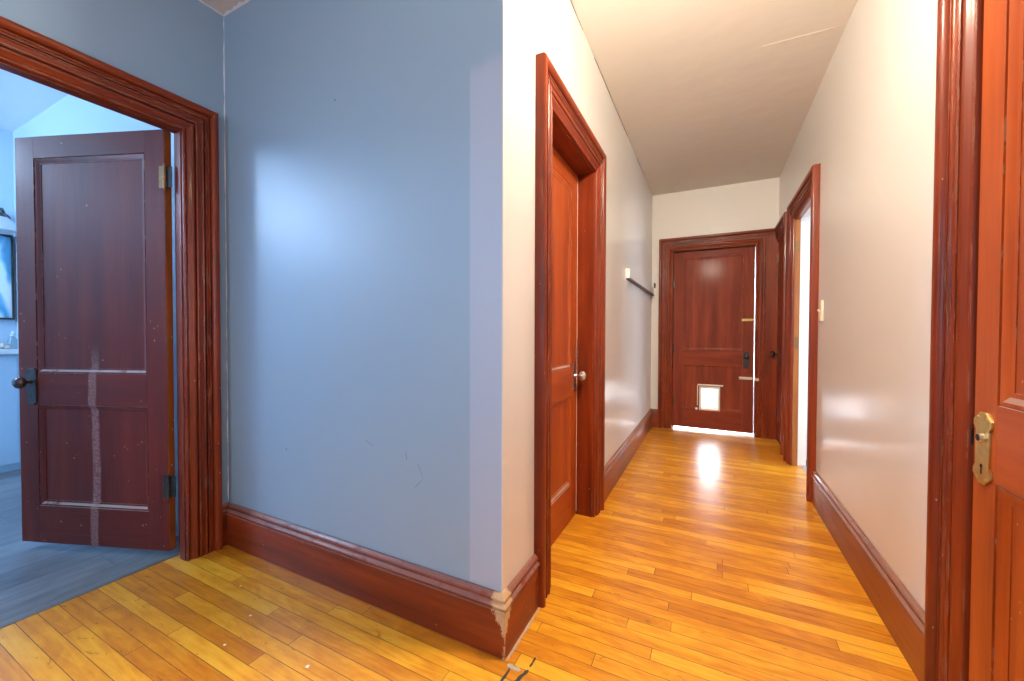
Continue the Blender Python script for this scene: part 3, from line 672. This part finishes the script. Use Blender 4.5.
bt = tag(empty('soap_bottle', (-5.10, 1.080, 0.985)), 'clear soap bottle on the white cabinet top beside the ornaments', 'bottle')
MB().lathe([(0.001,0.0),(0.024,0.001),(0.026,0.01),(0.026,0.075),(0.018,0.092),(0.010,0.097),(0.010,0.105)], (0,0,0), 'z', 20).build('bottle_body', M['glass'], bt, 40)
MB().lathe([(0.012,0.1052),(0.012,0.118),(0.006,0.120),(0.005,0.140),(0.001,0.141)], (0,0,0), 'z', 16).tube([(0,0,0.136),(0.015,0,0.137),(0.032,0,0.130)], 0.004, 8).build('bottle_pump', M['white'], bt, 40)

# bare pendant bulb over the start of the hall (just above the picture's edge), and an added fill bulb behind the viewer, out of view
def pendant(x, y, drop, label):
    cl = tag(empty('pendant_lamp', (x, y, HC)), label, 'lamp')
    MB().lathe([(0.001,0.0003),(0.055,0.0005),(0.055,0.010),(0.030,0.025),(0.008,0.030)], (0,0,0), '-z', 28).build('ceiling_rose', M['bronze'], cl, 40)
    MB().lathe([(0.005,0.0301),(0.005,drop-0.095)], (0,0,0), '-z', 12).build('stem', M['bronze'], cl, 40)
    MB().lathe([(0.006,drop-0.0949),(0.020,drop-0.088),(0.022,drop-0.050),(0.014,drop-0.046)], (0,0,0), '-z', 20).build('socket', M['bronze'], cl, 40)
    MB().lathe([(0.012,drop-0.0459),(0.016,drop-0.035),(0.030,drop-0.012),(0.034,drop+0.006),(0.028,drop+0.026),(0.014,drop+0.037),(0.001,drop+0.040)], (0,0,0), '-z', 24).build('bulb', M['lamp_glass'], cl, 60)
LX, LY, LD = 0.0, 1.50, 0.38
pendant(LX, LY, LD, 'bare pendant bulb hanging over the start of the hallway')
FX, FY, FD = -0.75, -0.75, 0.30
pendant(FX, FY, FD, 'added fill bulb on a pendant behind the viewer, out of view')

cl = tag(empty('ceiling_lamp', (-4.55, -0.80, HC)), 'flush cool-white ceiling lamp of the pale blue room', 'lamp')
MB().lathe([(0.001,0.0003),(0.075,0.0005),(0.075,0.020),(0.060,0.028)], (0,0,0), '-z', 28).build('lamp_base', M['steel'], cl, 40)
MB().lathe([(0.055,0.0281),(0.068,0.040),(0.060,0.058),(0.030,0.066),(0.001,0.067)], (0,0,0), '-z', 28).build('lamp_shade', M['milk'], cl, 60)

# ------------------------------------------------------------------ lights
def area(name, loc, rot, sx, sy, power, col):
    l = bpy.data.lights.new(name, 'AREA'); l.shape = 'RECTANGLE'; l.size = sx; l.size_y = sy; l.energy = power; l.color = col
    o = bpy.data.objects.new(name, l); o.location = loc; o.rotation_euler = rot; COL.objects.link(o); return o
def point(name, loc, power, col, r):
    l = bpy.data.lights.new(name, 'POINT'); l.energy = power; l.color = col; l.shadow_soft_size = r
    o = bpy.data.objects.new(name, l); o.location = loc; COL.objects.link(o); return o
def spot(name, loc, power, col, r, ang, blend):
    l = bpy.data.lights.new(name, 'SPOT'); l.energy = power; l.color = col; l.shadow_soft_size = r; l.spot_size = math.radians(ang); l.spot_blend = blend
    o = bpy.data.objects.new(name, l); o.location = loc; COL.objects.link(o); return o
def soft_falloff(o, strength):
    l = o.data; l.use_nodes = True; t = l.node_tree; e = next(n for n in t.nodes if n.type == 'EMISSION')
    f = t.nodes.new('ShaderNodeLightFalloff'); f.inputs['Strength'].default_value = strength; t.links.new(f.outputs['Linear'], e.inputs['Strength'])
soft_falloff(point('hall_lamp_light', (LX, LY, HC-LD), 50, (1.0,0.87,0.69), 0.10), 1.0)
point('rear_fill_light', (FX, FY, HC-FD), 9, (1.0,0.74,0.54), 0.06)  # added warm fill from behind the camera, no lamp known there
area('side_window_fill', (XR+0.16, -0.90, 1.525), (RT, 0, RT), 1.05, 1.5, 15, (0.76,0.80,1.0))  # added cool fill through the unseen side window
area('back_window_fill', (-1.15, YBK-0.14, 1.475), (RT, 0, 0), 1.15, 1.4, 16, (0.74,0.79,1.0))       # added cool fill for the blue-grey wall, faces +y
point('left_room_lamp_light', (-4.55, -0.80, HC-0.26), 80, (0.46,0.67,1.0), 0.24)
area('daylight_right_room_window', (2.76, 3.275, 1.45), (RT, 0, RT), 1.3, 1.65, 56, (0.80,0.90,1.0))      # faces -x
area('daylight_landing_window', (-0.4, 7.66, 1.325), (-RT, 0, 0), 1.35, 2.1, 500, (0.90,0.94,1.0))      # faces +x
w = bpy.data.worlds.new('world'); S.world = w; w.use_nodes = True
bg = w.node_tree.nodes['Background']; bg.inputs[0].default_value = (0.70,0.80,1.0,1); bg.inputs[1].default_value = 1.0

# ------------------------------------------------------------------ camera
cam = bpy.data.cameras.new('camera'); co = bpy.data.objects.new('camera', cam); COL.objects.link(co)
cam.sensor_width = 36; cam.lens = 397.52/1024*36; cam.clip_start = 0.02
co.matrix_world = Matrix.Translation((0, 0, 1.12)) @ Matrix.Rotation(math.radians(26.559), 4, 'Z') @ Matrix.Rotation(math.radians(90-0.993), 4, 'X') @ Matrix.Rotation(math.radians(0.146), 4, 'Z')
S.camera = co
S.view_settings.view_transform = 'Standard'; S.view_settings.look = 'None'; S.view_settings.gamma = 1.0; S.view_settings.use_curve_mapping = False
S.view_settings.exposure = 0.82
S.cycles.use_denoising = True
S.cycles.max_bounces = 10; S.cycles.diffuse_bounces = 6; S.cycles.glossy_bounces = 5; S.cycles.transparent_max_bounces = 12
S.cycles.sample_clamp_indirect = 6.0; S.cycles.caustics_reflective = False; S.cycles.caustics_refractive = False
